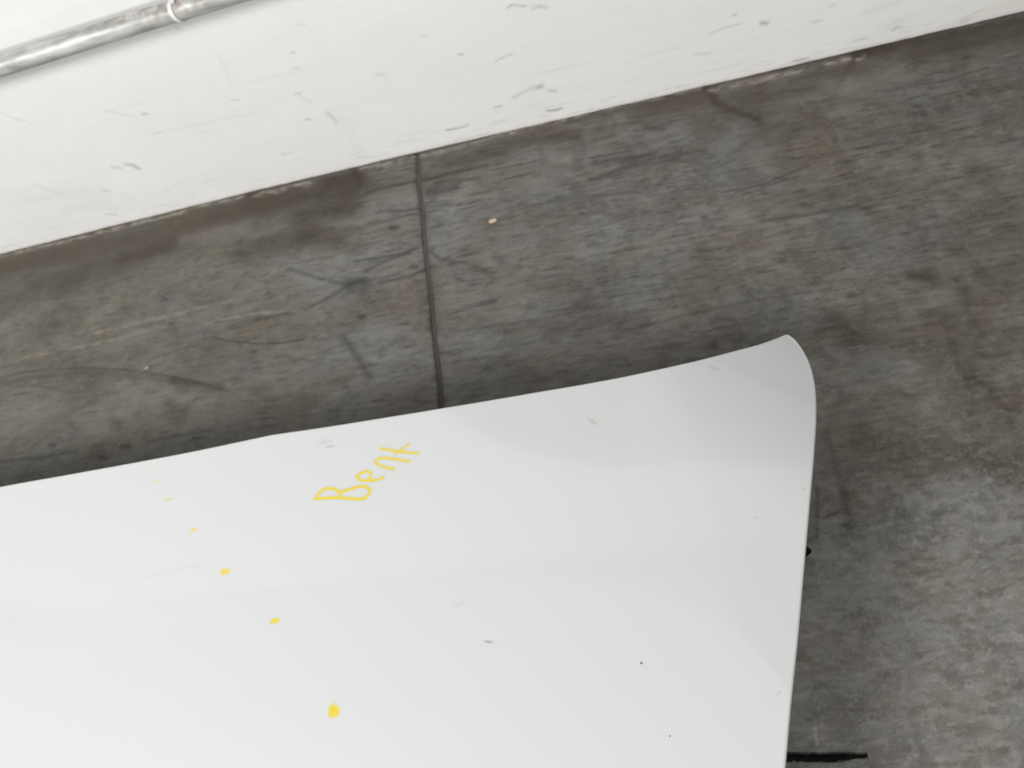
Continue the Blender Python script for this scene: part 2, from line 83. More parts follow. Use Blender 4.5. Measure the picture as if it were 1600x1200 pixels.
# ---------------------------------------------------------------- helpers
def link(o, parent=None):
    col.objects.link(o)
    if parent: o.parent = parent
    return o
def tag(o, label=None, cat=None, group=None, kind=None):
    for k, v in (('label', label), ('category', cat), ('group', group), ('kind', kind)):
        if v: o[k] = v
    return o
def mesh_obj(name, verts, faces, mat, parent=None, smooth=True, attrs=None):
    me = bpy.data.meshes.new(name)
    me.from_pydata([tuple(map(float, v)) for v in verts], [], [tuple(map(int, f)) for f in faces])
    if smooth: me.polygons.foreach_set('use_smooth', [True] * len(me.polygons))
    for an, (kind, data) in (attrs or {}).items():
        a = me.attributes.new(an, kind, 'POINT')
        a.data.foreach_set('color' if kind == 'FLOAT_COLOR' else 'value', np.asarray(data, np.float32).ravel())
    me.materials.append(mat); me.update()
    return link(bpy.data.objects.new(name, me), parent)
def grid_faces(nu, nv, flip=False):
    i, j = np.meshgrid(np.arange(nu - 1), np.arange(nv - 1), indexing='ij')
    a = (i * nv + j).ravel(); f = np.stack([a, a + nv, a + nv + 1, a + 1], 1)
    return f[:, ::-1] if flip else f
def bm_obj(name, bm, mat, parent=None, smooth=False):
    me = bpy.data.meshes.new(name); bm.to_mesh(me); bm.free()
    if smooth: me.polygons.foreach_set('use_smooth', [True] * len(me.polygons))
    me.materials.append(mat)
    return link(bpy.data.objects.new(name, me), parent)
def vnoise(x, y, sx, sy, seed):
    """smooth gradient noise in 0..1, cell size sx by sy metres"""
    g = np.random.default_rng(seed).random((256, 256)) * 2 * np.pi
    u = (x + .17 * y) / sx + 57.3; v = (y - .11 * x * min(1, sy / sx)) / sy + 91.7
    i = np.floor(u).astype(int); j = np.floor(v).astype(int); fu = u - i; fv = v - j
    def G(a, b):
        t = g[(i + a) % 256, (j + b) % 256]; return np.cos(t) * (fu - a) + np.sin(t) * (fv - b)
    wu = fu ** 3 * (fu * (fu * 6 - 15) + 10); wv = fv ** 3 * (fv * (fv * 6 - 15) + 10)
    n = (G(0, 0) * (1 - wu) + G(1, 0) * wu) * (1 - wv) + (G(0, 1) * (1 - wu) + G(1, 1) * wu) * wv
    return np.clip(.5 + n * .78, 0, 1)
def fbm(x, y, sx, sy, seed, octs=4, gain=.55):
    t = 0; a = 1; n = 0
    for o in range(octs):
        t = t + a * vnoise(x, y, sx / 2 ** o, sy / 2 ** o, seed + o * 17); n += a; a *= gain
    return t / n
def sstep(a, b, x):
    t = np.clip((x - a) / (b - a), 0, 1); return t * t * (3 - 2 * t)
def paint(rgb, P, marks, colours, rough=.45, seed=3, spread=1.0, boost=1.0):
    """lay scuffs and stains over the colour of the points P (n,2)"""
    for k, (pts, w, al, c) in enumerate(marks):
        A = np.asarray(pts); r = w * 1.6 * spread + .004
        m = (P[:, 0] > A[:, 0].min() - r) & (P[:, 0] < A[:, 0].max() + r) & (P[:, 1] > A[:, 1].min() - r) & (P[:, 1] < A[:, 1].max() + r)
        if not m.any(): continue
        Q = P[m]; n1 = fbm(Q[:, 0], Q[:, 1], max(.03, w * 2), max(.012, w * .8), seed + k, 3); n2 = fbm(Q[:, 0], Q[:, 1], .02, .008, seed + 40 + k, 2)
        d = seg_dist(Q, A) / (w * .5 * spread) + (n1 - .5) * 1.6 * rough + (n2 - .5) * .8 * rough
        a = min(al * boost, .92) * np.exp(-np.clip(d, 0, None) ** 2 * 1.1) * (1 - rough * .7 * n2)
        if c == 'w':
            f1 = fbm(Q[:, 0], Q[:, 1] + .3 * Q[:, 0], .030, .014, seed + 60 + k, 5, .7); a = al * sstep(-.04, .10, .80 - d * .75 + (f1 - .5) * 3.2)
        if c == 'l': a = a * sstep(.34, .60, fbm(Q[:, 0], Q[:, 1], .03, .007, seed + 90 + k, 3))
        rgb[m] = rgb[m] * (1 - a[:, None]) + np.array(colours[c]) * a[:, None]
    return rgb
# ---------------------------------------------------------------- materials
def new_mat(name):
    m = bpy.data.materials.new(name); m.use_nodes = True
    nt = m.node_tree; return m, nt, nt.nodes['Principled BSDF']
def plain(name, rgb, rough=.5, metal=0, coat=0, noise=.12, scale=60, bump=0.0):
    m, nt, b = new_mat(name); N = nt.nodes.new; L = nt.links.new
    tc = N('ShaderNodeTexCoord'); nz = N('ShaderNodeTexNoise'); nz.inputs['Scale'].default_value = scale; nz.inputs['Detail'].default_value = 5
    L(tc.outputs['Object'], nz.inputs['Vector'])
    rp = N('ShaderNodeMapRange'); rp.inputs['To Min'].default_value = 1 - noise; rp.inputs['To Max'].default_value = 1 + noise
    L(nz.outputs['Fac'], rp.inputs['Value'])
    mx = N('ShaderNodeMix'); mx.data_type = 'RGBA'; mx.blend_type = 'MULTIPLY'; mx.inputs['Factor'].default_value = 1
    mx.inputs['A'].default_value = (*rgb, 1); L(rp.outputs['Result'], mx.inputs['B']); L(mx.outputs['Result'], b.inputs['Base Color'])
    b.inputs['Roughness'].default_value = rough; b.inputs['Metallic'].default_value = metal; b.inputs['Coat Weight'].default_value = coat
    if bump:
        bp = N('ShaderNodeBump'); bp.inputs['Distance'].default_value = bump; L(nz.outputs['Fac'], bp.inputs['Height']); L(bp.outputs['Normal'], b.inputs['Normal'])
    return m
def painted(name, streak=(9, 60, 60), amt=.18, fine=260, rough=(.42, .62), bump=.0006, spec=.35, fw=.35):
    """colour from the point attribute 'tone', broken up by fine streaky noise"""
    m, nt, b = new_mat(name); N = nt.nodes.new; L = nt.links.new
    at = N('ShaderNodeAttribute'); at.attribute_name = 'tone'
    tc = N('ShaderNodeTexCoord'); mp = N('ShaderNodeMapping'); mp.inputs['Scale'].default_value = streak
    L(tc.outputs['Object'], mp.inputs['Vector'])
    n1 = N('ShaderNodeTexNoise'); n1.inputs['Scale'].default_value = 1.0; n1.inputs['Detail'].default_value = 6; n1.inputs['Roughness'].default_value = .62; L(mp.outputs['Vector'], n1.inputs['Vector'])
    n2 = N('ShaderNodeTexNoise'); n2.inputs['Scale'].default_value = fine; n2.inputs['Detail'].default_value = 3; L(tc.outputs['Object'], n2.inputs['Vector'])
    ad = N('ShaderNodeMath'); ad.operation = 'MULTIPLY_ADD'; ad.inputs[1].default_value = fw; L(n2.outputs['Fac'], ad.inputs[0]); L(n1.outputs['Fac'], ad.inputs[2])
    rp = N('ShaderNodeMapRange'); rp.inputs['From Min'].default_value = .5 + fw * .5 - .255; rp.inputs['From Max'].default_value = .5 + fw * .5 + .255; rp.inputs['To Min'].default_value = 1 - amt; rp.inputs['To Max'].default_value = 1 + amt; L(ad.outputs[0], rp.inputs['Value'])
    mx = N('ShaderNodeMix'); mx.data_type = 'RGBA'; mx.blend_type = 'MULTIPLY'; mx.inputs['Factor'].default_value = 1
    L(at.outputs['Color'], mx.inputs['A']); L(rp.outputs['Result'], mx.inputs['B']); L(mx.outputs['Result'], b.inputs['Base Color'])
    rr = N('ShaderNodeMapRange'); rr.inputs['From Min'].default_value = .35; rr.inputs['From Max'].default_value = .65; rr.inputs['To Min'].default_value = rough[0]; rr.inputs['To Max'].default_value = rough[1]; L(n1.outputs['Fac'], rr.inputs['Value']); L(rr.outputs['Result'], b.inputs['Roughness'])
    bp = N('ShaderNodeBump'); bp.inputs['Distance'].default_value = bump; bp.inputs['Strength'].default_value = .6; L(ad.outputs[0], bp.inputs['Height']); L(bp.outputs['Normal'], b.inputs['Normal'])
    b.inputs['Specular IOR Level'].default_value = spec
    return m
HOOD_RGB = (.640, .650, .648)
def film(name, rgb):
    """mark on the hood: its pigment thins out into the white paint through the point attribute 'cover'"""
    m, nt, b = new_mat(name); N = nt.nodes.new; L = nt.links.new
    at = N('ShaderNodeAttribute'); at.attribute_name = 'cover'
    tc = N('ShaderNodeTexCoord'); nz = N('ShaderNodeTexNoise'); nz.inputs['Scale'].default_value = 420; L(tc.outputs['Object'], nz.inputs['Vector'])
    rp = N('ShaderNodeMapRange'); rp.inputs['To Min'].default_value = .80; rp.inputs['To Max'].default_value = 1.12; L(nz.outputs['Fac'], rp.inputs['Value'])
    mu = N('ShaderNodeMath'); mu.operation = 'MULTIPLY'; mu.use_clamp = True; L(at.outputs['Fac'], mu.inputs[0]); L(rp.outputs['Result'], mu.inputs[1])
    mx = N('ShaderNodeMix'); mx.data_type = 'RGBA'; L(mu.outputs[0], mx.inputs['Factor']); mx.inputs['A'].default_value = (*HOOD_RGB, 1); mx.inputs['B'].default_value = (*rgb, 1)
    L(mx.outputs['Result'], b.inputs['Base Color'])
    b.inputs['Roughness'].default_value = .42; b.inputs['Coat Weight'].default_value = .55; b.inputs['Coat Roughness'].default_value = .06
    return m
M = {}
M['concrete'] = painted('concrete', (24, 82, 60), .19, 260, (.45, .68), .0009, .3, .6)
M['wall_paint'] = painted('wall_paint', (5, 5, 22), .022, 160, (.5, .6), .0003, .3)
M['joint'] = plain('joint_filler', (.072, .064, .053), .8, noise=.3, scale=90, bump=.001)
M['hood'] = plain('white_car_paint', HOOD_RGB, .42, coat=.55, noise=.006, scale=3)
M['hood'].node_tree.nodes['Principled BSDF'].inputs['Coat Roughness'].default_value = .06
M['primer'] = plain('underside_primer', (.42, .43, .43), .6)
M['yellow'] = film('yellow_marker', (.74, .585, .03))
M['chip_g'] = film('grey_scuff', (.16, .16, .16)); M['chip_b'] = film('brown_scuff', (.33, .26, .16)); M['chip_k'] = film('black_fleck', (.006, .006, .006))
M['black'] = plain('black_rubber', (.006, .006, .005), .95, noise=.4, scale=300, bump=.001)
M['black'].node_tree.nodes['Principled BSDF'].inputs['Specular IOR Level'].default_value = .1
M['steel'] = plain('black_steel', (.02, .02, .02), .5)
M['tie'] = plain('white_plastic', (.78, .78, .77), .4)
M['screw'] = plain('screw_steel', (.45, .44, .42), .4, metal=1)
def conduit_mat():
    m, nt, b = new_mat('galvanised_steel'); N = nt.nodes.new; L = nt.links.new
    tc = N('ShaderNodeTexCoord'); mp = N('ShaderNodeMapping'); mp.inputs['Scale'].default_value = (14, 60, 60); L(tc.outputs['Object'], mp.inputs['Vector'])
    n1 = N('ShaderNodeTexNoise'); n1.inputs['Scale'].default_value = 1; n1.inputs['Detail'].default_value = 6; L(mp.outputs['Vector'], n1.inputs['Vector'])
    r1 = N('ShaderNodeValToRGB'); e = r1.color_ramp.elements; e[0].position = .36; e[0].color = (.38, .385, .37, 1); e[1].position = .66; e[1].color = (.68, .68, .65, 1); L(n1.outputs['Fac'], r1.inputs['Fac'])
    at = N('ShaderNodeAttribute'); at.attribute_name = 'cover'
    ml = N('ShaderNodeMath'); ml.operation = 'MULTIPLY'; L(at.outputs['Fac'], ml.inputs[0])
    n2 = N('ShaderNodeTexNoise'); n2.inputs['Scale'].default_value = 55; n2.inputs['Detail'].default_value = 5; L(tc.outputs['Object'], n2.inputs['Vector'])
    r2 = N('ShaderNodeMapRange'); r2.inputs['From Min'].default_value = .38; r2.inputs['From Max'].default_value = .6; L(n2.outputs['Fac'], r2.inputs['Value']); L(r2.outputs['Result'], ml.inputs[1])
    mx = N('ShaderNodeMix'); mx.data_type = 'RGBA'; L(ml.outputs[0], mx.inputs['Factor']); L(r1.outputs['Color'], mx.inputs['A']); mx.inputs['B'].default_value = (.20, .135, .085, 1); L(mx.outputs['Result'], b.inputs['Base Color'])
    iv = N('ShaderNodeMath'); iv.operation = 'MULTIPLY_ADD'; iv.inputs[1].default_value = -.25; iv.inputs[2].default_value = .25; L(ml.outputs[0], iv.inputs[0]); L(iv.outputs[0], b.inputs['Metallic'])
    b.inputs['Roughness'].default_value = .5
    bp = N('ShaderNodeBump'); bp.inputs['Distance'].default_value = .0008; L(n1.outputs['Fac'], bp.inputs['Height']); L(bp.outputs['Normal'], b.inputs['Normal'])
    return m
M['conduit'] = conduit_mat()

# ---------------------------------------------------------------- floor: two slabs and the joint between them
FC = {'k': (.045, .043, .040), 'r': (.050, .037, .029), 'o': (.075, .061, .045), 'l': (.36, .325, .275), 'p': (.215, .195, .175), 'w': (.215, .211, .201)}
def slab_tone(x, y):
    base = np.tile(np.array([.180, .172, .158]), (len(x), 1))
    wx = x + .05 * (fbm(x, y, .15, .15, 901, 3) - .5); wy = y + .04 * (fbm(x, y, .12, .12, 907, 3) - .5)   # keep the noise from lining up
    hue = fbm(wx, wy, .26, .18, 101, 4) - .5
    base *= 1 + hue[:, None] * np.array([[.20, .04, -.16]])                                    # drifts from brown to blue grey
    gr = fbm(wx, wy, .30, .22, 141, 4)
    base *= 1 - (sstep(.52, .70, gr) * .03)[:, None] * np.array([[.7, .3, 1.0]])
    brown = sstep(.40, .66, fbm(wx, wy, .16, .09, 151, 4)); base *= 1 - brown[:, None] * np.array([[.14, .18, .22]])
    big = fbm(wx, wy, .34, .22, 7, 4) - .5; base *= (1 + .55 * big)[:, None]
    ys = y + .05 * x
    st = fbm(wx, ys, .11, .012, 23, 4) - .5; st2 = fbm(wx, ys, .034, .0065, 29, 3) - .5
    cl = fbm(wx, wy, .050, .030, 37, 5); cl2 = fbm(wx, wy, .022, .011, 77, 3) - .5
    near = sstep(-1.25, -.55, y)                                                              # more dragged scuffs towards the wall
    lf = 1 - .55 * sstep(.15, .55, -x)                # the left slab is smoother
    base *= (1 + st * .50 * (.4 + .6 * near) * lf + st2 * .36 * (.4 + .6 * near) * lf)[:, None]
    base *= 1 - sstep(.10, .55, -x)[:, None] * np.array([[.08, .09, .15]]) - (sstep(.55, 1.05, x) * near)[:, None] * np.array([[.13, .155, .20]])
    vg = sstep(.47, .68, fbm(wx, wy, .045, .17, 83, 4)) * sstep(.12, .40, x) * sstep(-1.3, -1.0, y); base *= 1 - .16 * vg[:, None] * np.array([[.95, 1, 1.06]])   # grime dragged away from the wall
    ln = sstep(.62, .72, fbm(wx * .6 + x * .4, ys, .17, .0060, 87, 3)) * (1 - sstep(.05, .30, -x)) * sstep(-.95, -.25, y); base *= (1 - .40 * ln)[:, None]                # thin drag marks
    base *= (1 - .17 * sstep(.48, .66, cl))[:, None]
    base *= (1 + cl2 * .24)[:, None]
    worn = sstep(.525, .55, fbm(wx, wy, .034, .021, 53, 6, .70)) * sstep(.2, .65, x) * (1 - .7 * near)  # rubbed pale patches
    base = base * (1 - .38 * worn[:, None]) + np.array([.25, .245, .232]) * .38 * worn[:, None]
    sp = sstep(.62, .74, fbm(wx, ys, .016, .0085, 61, 3)); sp *= (.22 + .26 * sstep(.3, .7, x) * (1 - near)); base = base * (1 - sp[:, None]) + np.array([.28, .27, .25]) * sp[:, None]
    s2 = sstep(.575, .615, fbm(wx, wy + .25 * x, .026, .015, 63, 5, .62)) * sstep(.35, .6, x) * (1 - sstep(-.95, -.55, y)) * .34; base = base * (1 - s2[:, None]) + np.array([.285, .272, .25]) * s2[:, None]   # flaked pale spots
    dk = sstep(.60, .74, fbm(wx, ys, .050, .008, 67, 3)); base *= (1 - .32 * dk * (.12 + .88 * near))[:, None]
    grim = sstep(.26, .56, fbm(wx, wy, .30, .2, 73, 3)) * sstep(.35, .75, x) * sstep(-1.20, -.92, y) * (1 - .75 * sstep(-.80, -.35, y)); base *= 1 - grim[:, None] * np.array([[.36, .385, .42]])
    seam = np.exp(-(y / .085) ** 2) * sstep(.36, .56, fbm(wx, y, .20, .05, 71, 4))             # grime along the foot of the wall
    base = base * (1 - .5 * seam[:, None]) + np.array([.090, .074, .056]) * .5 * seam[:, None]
    j = np.exp(-(np.abs(x - joint_x(y)) / .013) ** 2) * np.clip(.45 + 1.6 * (cl - .4), .15, 1); base *= (1 - .50 * j)[:, None]
    P = np.stack([x, y], 1)
    paint(base, P, FLOOR_MARKS, FC, .38, 200, 1.1, 1.8)
    return np.clip(base, .012, .6)
def joint_x(y): return .0015 * np.sin(y * 9) + .001 * np.sin(y * 31 + 1) + .0045 * (y / -.67)
def axis(fine0, fine1, step, lo, hi):
    a = np.arange(fine0, fine1 + step / 2, step)
    left = np.linspace(lo, fine0, 130)[:-1] if lo < fine0 else []; right = np.linspace(fine1, hi, 130)[1:] if hi > fine1 else []
    return np.concatenate([left, a, right])
floor_v = [(-3, -4, -.0026), (3, -4, -.0026), (3, .12, -.0026), (-3, .12, -.0026), (-3, -4, -.12), (3, -4, -.12), (3, .12, -.12), (-3, .12, -.12)]
floor = tag(mesh_obj('floor', floor_v, [(0, 1, 2, 3), (7, 6, 5, 4), (0, 4, 5, 1), (1, 5, 6, 2), (2, 6, 7, 3), (3, 7, 4, 0)], M['joint'], smooth=False), kind='structure')
STEP = .0029
ys = axis(-1.52, .03, STEP, -3.9, .03)
for side in (-1, 1):
    t = axis(.0, 1.32 if side < 0 else 1.56, STEP, 0, 2.9)
    t = np.concatenate([[0, 0, .0012, .0026], t[2:]])           # wall of the joint and its worn arris
    zz = np.zeros(len(t)); zz[0] = -.0034; zz[1] = -.0020; zz[2] = -.0008; zz[3] = -.0002
    T, Y = np.meshgrid(t, ys, indexing='ij')
    half = .0054 + .0016 * (vnoise(Y.ravel(), Y.ravel() * 0, .02, 1, 5 + side) - .5) + .0012 * (vnoise(Y.ravel(), Y.ravel() * 0, .006, 1, 8 + side) - .5)
    X = (joint_x(Y.ravel()) + side * (half + T.ravel()))
    Z = np.repeat(zz, len(ys)) + .0012 * (fbm(X, Y.ravel(), .35, .35, 91, 2) - .5)
    tone = slab_tone(X, Y.ravel())
    mesh_obj('concrete_slab', np.stack([X, Y.ravel(), Z], 1), grid_faces(len(t), len(ys), side < 0), M['concrete'], floor,
             attrs={'tone': ('FLOAT_COLOR', np.c_[tone, np.ones(len(tone))])})

# ---------------------------------------------------------------- wall
WC = {'k': (.10, .10, .10), 'o': (.42, .36, .28), 'y': (.72, .66, .42)}
def wall_tone(x, z):
    base = np.tile(np.array([.875, .875, .868]), (len(x), 1))
    base *= (1 + (fbm(x, z, .5, .35, 301, 3) - .5) * .05)[:, None]
    drip = fbm(x, z, .035, .5, 307, 3); base *= (1 - .012 * sstep(.5, .75, drip))[:, None]
    low = np.exp(-z / .05); sc = fbm(x, z, .10, .006, 311, 3)
    base *= (1 - .26 * low * sstep(.60, .76, sc))[:, None]                                    # scuffs low down
    sc2 = fbm(x, z, .04, .006, 331, 3); base *= (1 - .12 * np.exp(-z / .22) * sstep(.70, .80, sc2))[:, None]
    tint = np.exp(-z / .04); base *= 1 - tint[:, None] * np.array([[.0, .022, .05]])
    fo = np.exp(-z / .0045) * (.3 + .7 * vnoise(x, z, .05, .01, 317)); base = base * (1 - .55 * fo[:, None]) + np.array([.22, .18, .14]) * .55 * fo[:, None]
    paint(base, np.stack([x, z], 1), WALL_MARKS, WC, .5, 400)
    return np.clip(base, .03, .9)
xs = axis(-1.34, 1.60, .0042, -2.9, 2.9)
zs = np.concatenate([[.0025], np.arange(.004, .72, .0038), np.linspace(.74, 3.2, 30)])
X, Z = np.meshgrid(xs, zs, indexing='ij'); X = X.ravel(); Z = Z.ravel()
foot = .012 * np.exp(-((X + .25) / .9) ** 2) * 1.0 - .004                                     # the wall is not quite straight
Yw = foot * 1.0 + .002 * (fbm(X, Z, .6, .5, 77, 2) - .5) + .0025 * np.exp(-Z / .004) * (vnoise(X, Z * 0, .03, 1, 88) - .2)
tone = wall_tone(X, Z)
nf = len(X)
V = np.stack([X, Yw, Z], 1)
F = [tuple(f) for f in grid_faces(len(xs), len(zs), False)]
nz_ = len(zs); nx_ = len(xs)
# back, ends, top and underside so that the wall has thickness
ring = [i * nz_ for i in range(nx_)] + [(nx_ - 1) * nz_ + k for k in range(1, nz_)] + [i * nz_ + nz_ - 1 for i in range(nx_ - 2, -1, -1)] + [k for k in range(nz_ - 2, 0, -1)]
back = V[ring].copy(); back[:, 1] = .11; b0 = len(V); V = np.concatenate([V, back]); n = len(ring)
F += [(ring[(k + 1) % n], ring[k], b0 + k, b0 + (k + 1) % n) for k in range(n)] + [tuple(b0 + k for k in range(n))[::-1]]
tone = np.concatenate([tone, np.full((n, 3), .6)])
wall = tag(mesh_obj('wall', V, F, M['wall_paint'], attrs={'tone': ('FLOAT_COLOR', np.c_[tone, np.ones(len(tone))])}), kind='structure')

# ---------------------------------------------------------------- conduit along the wall
cond = link(bpy.data.objects.new('conduit', None)); cond.location = (-.6, -.040, 0.5288)
tag(cond, 'dull galvanised steel conduit with rust stains running along the white wall', 'pipe')
def tube(path_x, rad, seg, zfun, yfun=lambda x: 0):
    v = []
    for x, r in zip(path_x, rad):
        for k in range(seg):
            a = 2 * math.pi * k / seg; v.append((x, yfun(x) + r * math.cos(a), zfun(x) + r * math.sin(a)))
    f = []
    for i in range(len(path_x) - 1):
        for k in range(seg): f.append((i * seg + k, i * seg + (k + 1) % seg, (i + 1) * seg + (k + 1) % seg, (i + 1) * seg + k))
    f += [tuple(range(seg))[::-1], tuple((len(path_x) - 1) * seg + k for k in range(seg))]
    return np.array(v), f
CR = .0185
zc = lambda x: 0.0285 * x + .002 * math.sin(x * 5)
px_ = np.linspace(-1.6, 2.4, 260)
v, f = tube(px_, [CR] * 260, 40, zc)
up = np.clip((v[:, 2] - np.array([zc(x) for x in v[:, 0]])) / CR, -1, 1)
rust = .65 * np.clip(np.exp(-((v[:, 0] - 0.321) / .10) ** 2) * (.35 + .8 * up) + .5 * sstep(.55, .95, up) * np.exp(-((v[:, 0] - .3) / .30) ** 2), 0, 1)
mesh_obj('pipe', v, f, M['conduit'], cond, attrs={'cover': ('FLOAT', rust)})
def tie(x0):
    seg = 48; prof = [(-.0042, .0), (-.0042, .0014), (-.003, .0020), (.003, .0020), (.0042, .0014), (.0042, .0)]
    v = []; f = []; m = len(prof)
    for k in range(seg):
        a = 2 * math.pi * k / seg; lean = .007 * math.cos(a + .6)
        for (dx, dr) in prof:
            r = CR + .0003 + dr; v.append((x0 + dx + lean, r * math.cos(a), zc(x0) + r * math.sin(a)))
    for k in range(seg):
        for q in range(m - 1):
            a0 = k * m + q; b_ = ((k + 1) % seg) * m + q; f.append((a0, a0 + 1, b_ + 1, b_))
    o = mesh_obj('cable_tie', v, f, M['tie'], cond)
    bm = bmesh.new(); bmesh.ops.create_cube(bm, size=1, matrix=Matrix.Translation((x0, -.004, zc(x0) + CR + .003)) @ Matrix.Diagonal((.011, .008, .005, 1)))
    bmesh.ops.bevel(bm, geom=bm.edges[:], offset=.001, segments=2, affect='EDGES')
    bm_obj('tie_head', bm, M['tie'], o)
tie(0.321)
for sx in (-.85, .95, 1.9):                                                                    # saddle clamps that hold it to the wall
    seg = 24; v = []; f = []; w = .009
    arc = [(.040, .0)] + [] 
    pts = [(.038, .040), (.038, CR + .004), (.0, CR + .0012)] + [(-(CR + .001) * math.sin(a), (CR + .001) * math.cos(a)) for a in np.linspace(.05, math.pi - .05, 18)] + [(.0, -CR - .0012), (.038, -CR - .004), (.038, -.040)]
    for (yy, zz_) in pts:
        for s in (-w, w): v.append((sx + s, yy, zc(sx) + zz_))
    f = [(2 * i, 2 * i + 1, 2 * i + 3, 2 * i + 2) for i in range(len(pts) - 1)]
    o = mesh_obj('saddle_clamp', v, f, M['screw'], cond)
    md = o.modifiers.new('thick', 'SOLIDIFY'); md.thickness = .0016

# ---------------------------------------------------------------- the hood
hood = link(bpy.data.objects.new('car_hood', None)); hood.location = (-.15, -1.2, .25)
tag(hood, 'white car hood with a bent corner and yellow marker writing, held above the concrete floor', 'car hood')
H0 = np.array(hood.location)
def resample(pts, n, ease=None):
    pts = np.asarray(pts, float)
    # smooth through the points with a Catmull-Rom spline
    ext = np.concatenate([[2 * pts[0] - pts[1]], pts, [2 * pts[-1] - pts[-2]]]); dense = []
    for i in range(1, len(ext) - 2):
        p0, p1, p2, p3 = ext[i - 1:i + 3]
        for t in np.linspace(0, 1, 24, endpoint=False):
            dense.append(.5 * ((2 * p1) + (-p0 + p2) * t + (2 * p0 - 5 * p1 + 4 * p2 - p3) * t * t + (-p0 + 3 * p1 - 3 * p2 + p3) * t ** 3))
    dense.append(pts[-1]); dense = np.array(dense)
    s = np.r_[0, np.cumsum(np.hypot(*np.diff(dense, axis=0).T))]; q = np.linspace(0, 1, n)
    if ease: q = ease(q)
    q = q * s[-1]
    return np.stack([np.interp(q, s, dense[:, 0]), np.interp(q, s, dense[:, 1])], 1)
NU, NV = 320, 230
top = resample(HOOD_TOP, NU, lambda q: 1 - (1 - q) ** 1.25); right = resample(HOOD_RIGHT, NV, lambda q: q ** 1.35)
c00, c10, c11 = top[0], top[-1], right[-1]; c01 = np.array([c00[0] + .04, c11[1] + .03])
tt = np.r_[0, np.cumsum(np.hypot(*np.diff(right, axis=0).T))]; tt /= tt[-1]
ss = np.r_[0, np.cumsum(np.hypot(*np.diff(top, axis=0).T))]; ss /= ss[-1]
left = c00 + (c01 - c00) * tt[:, None]; bottom = c01 + (c11 - c01) * ss[:, None]
S, T = ss[:, None, None], tt[None, :, None]
XY = (1 - T) * top[:, None] + T * bottom[:, None] + (1 - S) * left[None] + S * right[None] - ((1 - S) * (1 - T) * c00 + S * (1 - T) * c10 + (1 - S) * T * c01 + S * T * c11)
XY = XY.reshape(-1, 2)
ripple = .0006 * (fbm(XY[:, 0], XY[:, 1], .22, .16, 501, 2) - .5)
hz = hood_z(XY[:, 0], XY[:, 1]) + ripple
V = np.c_[XY, hz]; F = [tuple(q) for q in grid_faces(NU, NV, True)]
ringi = [i * NV for i in range(NU)] + [(NU - 1) * NV + k for k in range(1, NV)] + [i * NV + NV - 1 for i in range(NU - 2, -1, -1)] + [k for k in range(NV - 2, 0, -1)]
n = len(ringi); Rg = V[ringi]
tan = np.roll(Rg[:, :2], -1, 0) - np.roll(Rg[:, :2], 1, 0); tan /= np.linalg.norm(tan, axis=1)[:, None] + 1e-12
nrm_ = np.stack([-tan[:, 1], tan[:, 0]], 1)
if ((Rg[:, :2] - Rg[:, :2].mean(0)) * nrm_).sum() < 0: nrm_ = -nrm_
rad = .0042
prof = [(rad * math.sin(a) - 0 * rad, -rad * (1 - math.cos(a))) for a in np.linspace(.25, math.pi, 9)] + [(-.006, -2 * rad), (-.020, -2 * rad - .0005)]
# the panel is trimmed so that the rolled hem ends on the outline
prev = ringi; allV = [V]; cnt = len(V)
shrink = np.zeros(len(V))
for (o_, dz) in prof:
    ring_v = np.c_[Rg[:, :2] + nrm_ * (o_ - 0 * rad), Rg[:, 2] + dz]
    allV.append(ring_v); cur = list(range(cnt, cnt + n)); cnt += n
    F += [(prev[k], prev[(k + 1) % n], cur[(k + 1) % n], cur[k]) for k in range(n)]
    prev = cur
V = np.concatenate(allV) - H0
panel = mesh_obj('outer_panel', V, F, M['hood'], hood)
# underside pressing: shallower sheet with a stiffening rim
iu = np.linspace(6, NU - 7, 60).astype(int); iv = np.linspace(6, NV - 7, 44).astype(int)
G = np.c_[XY, hz].reshape(NU, NV, 3)[np.ix_(iu, iv)].copy()
ed = np.minimum.outer(np.minimum(np.arange(60), 59 - np.arange(60)) / 6., np.ones(44) * 9); ed = np.minimum(ed, np.minimum(np.arange(44), 43 - np.arange(44))[None] / 6.)
G[..., 2] -= .0095 + .022 * np.clip(ed, 0, 1) ** .7 + .006 * (np.cos(np.arange(60) * .8)[:, None] * np.cos(np.arange(44) * .7)[None] > .35) * np.clip(ed - 1, 0, 1)
mesh_obj('inner_panel', G.reshape(-1, 3) - H0, grid_faces(60, 44, False), M['primer'], hood)

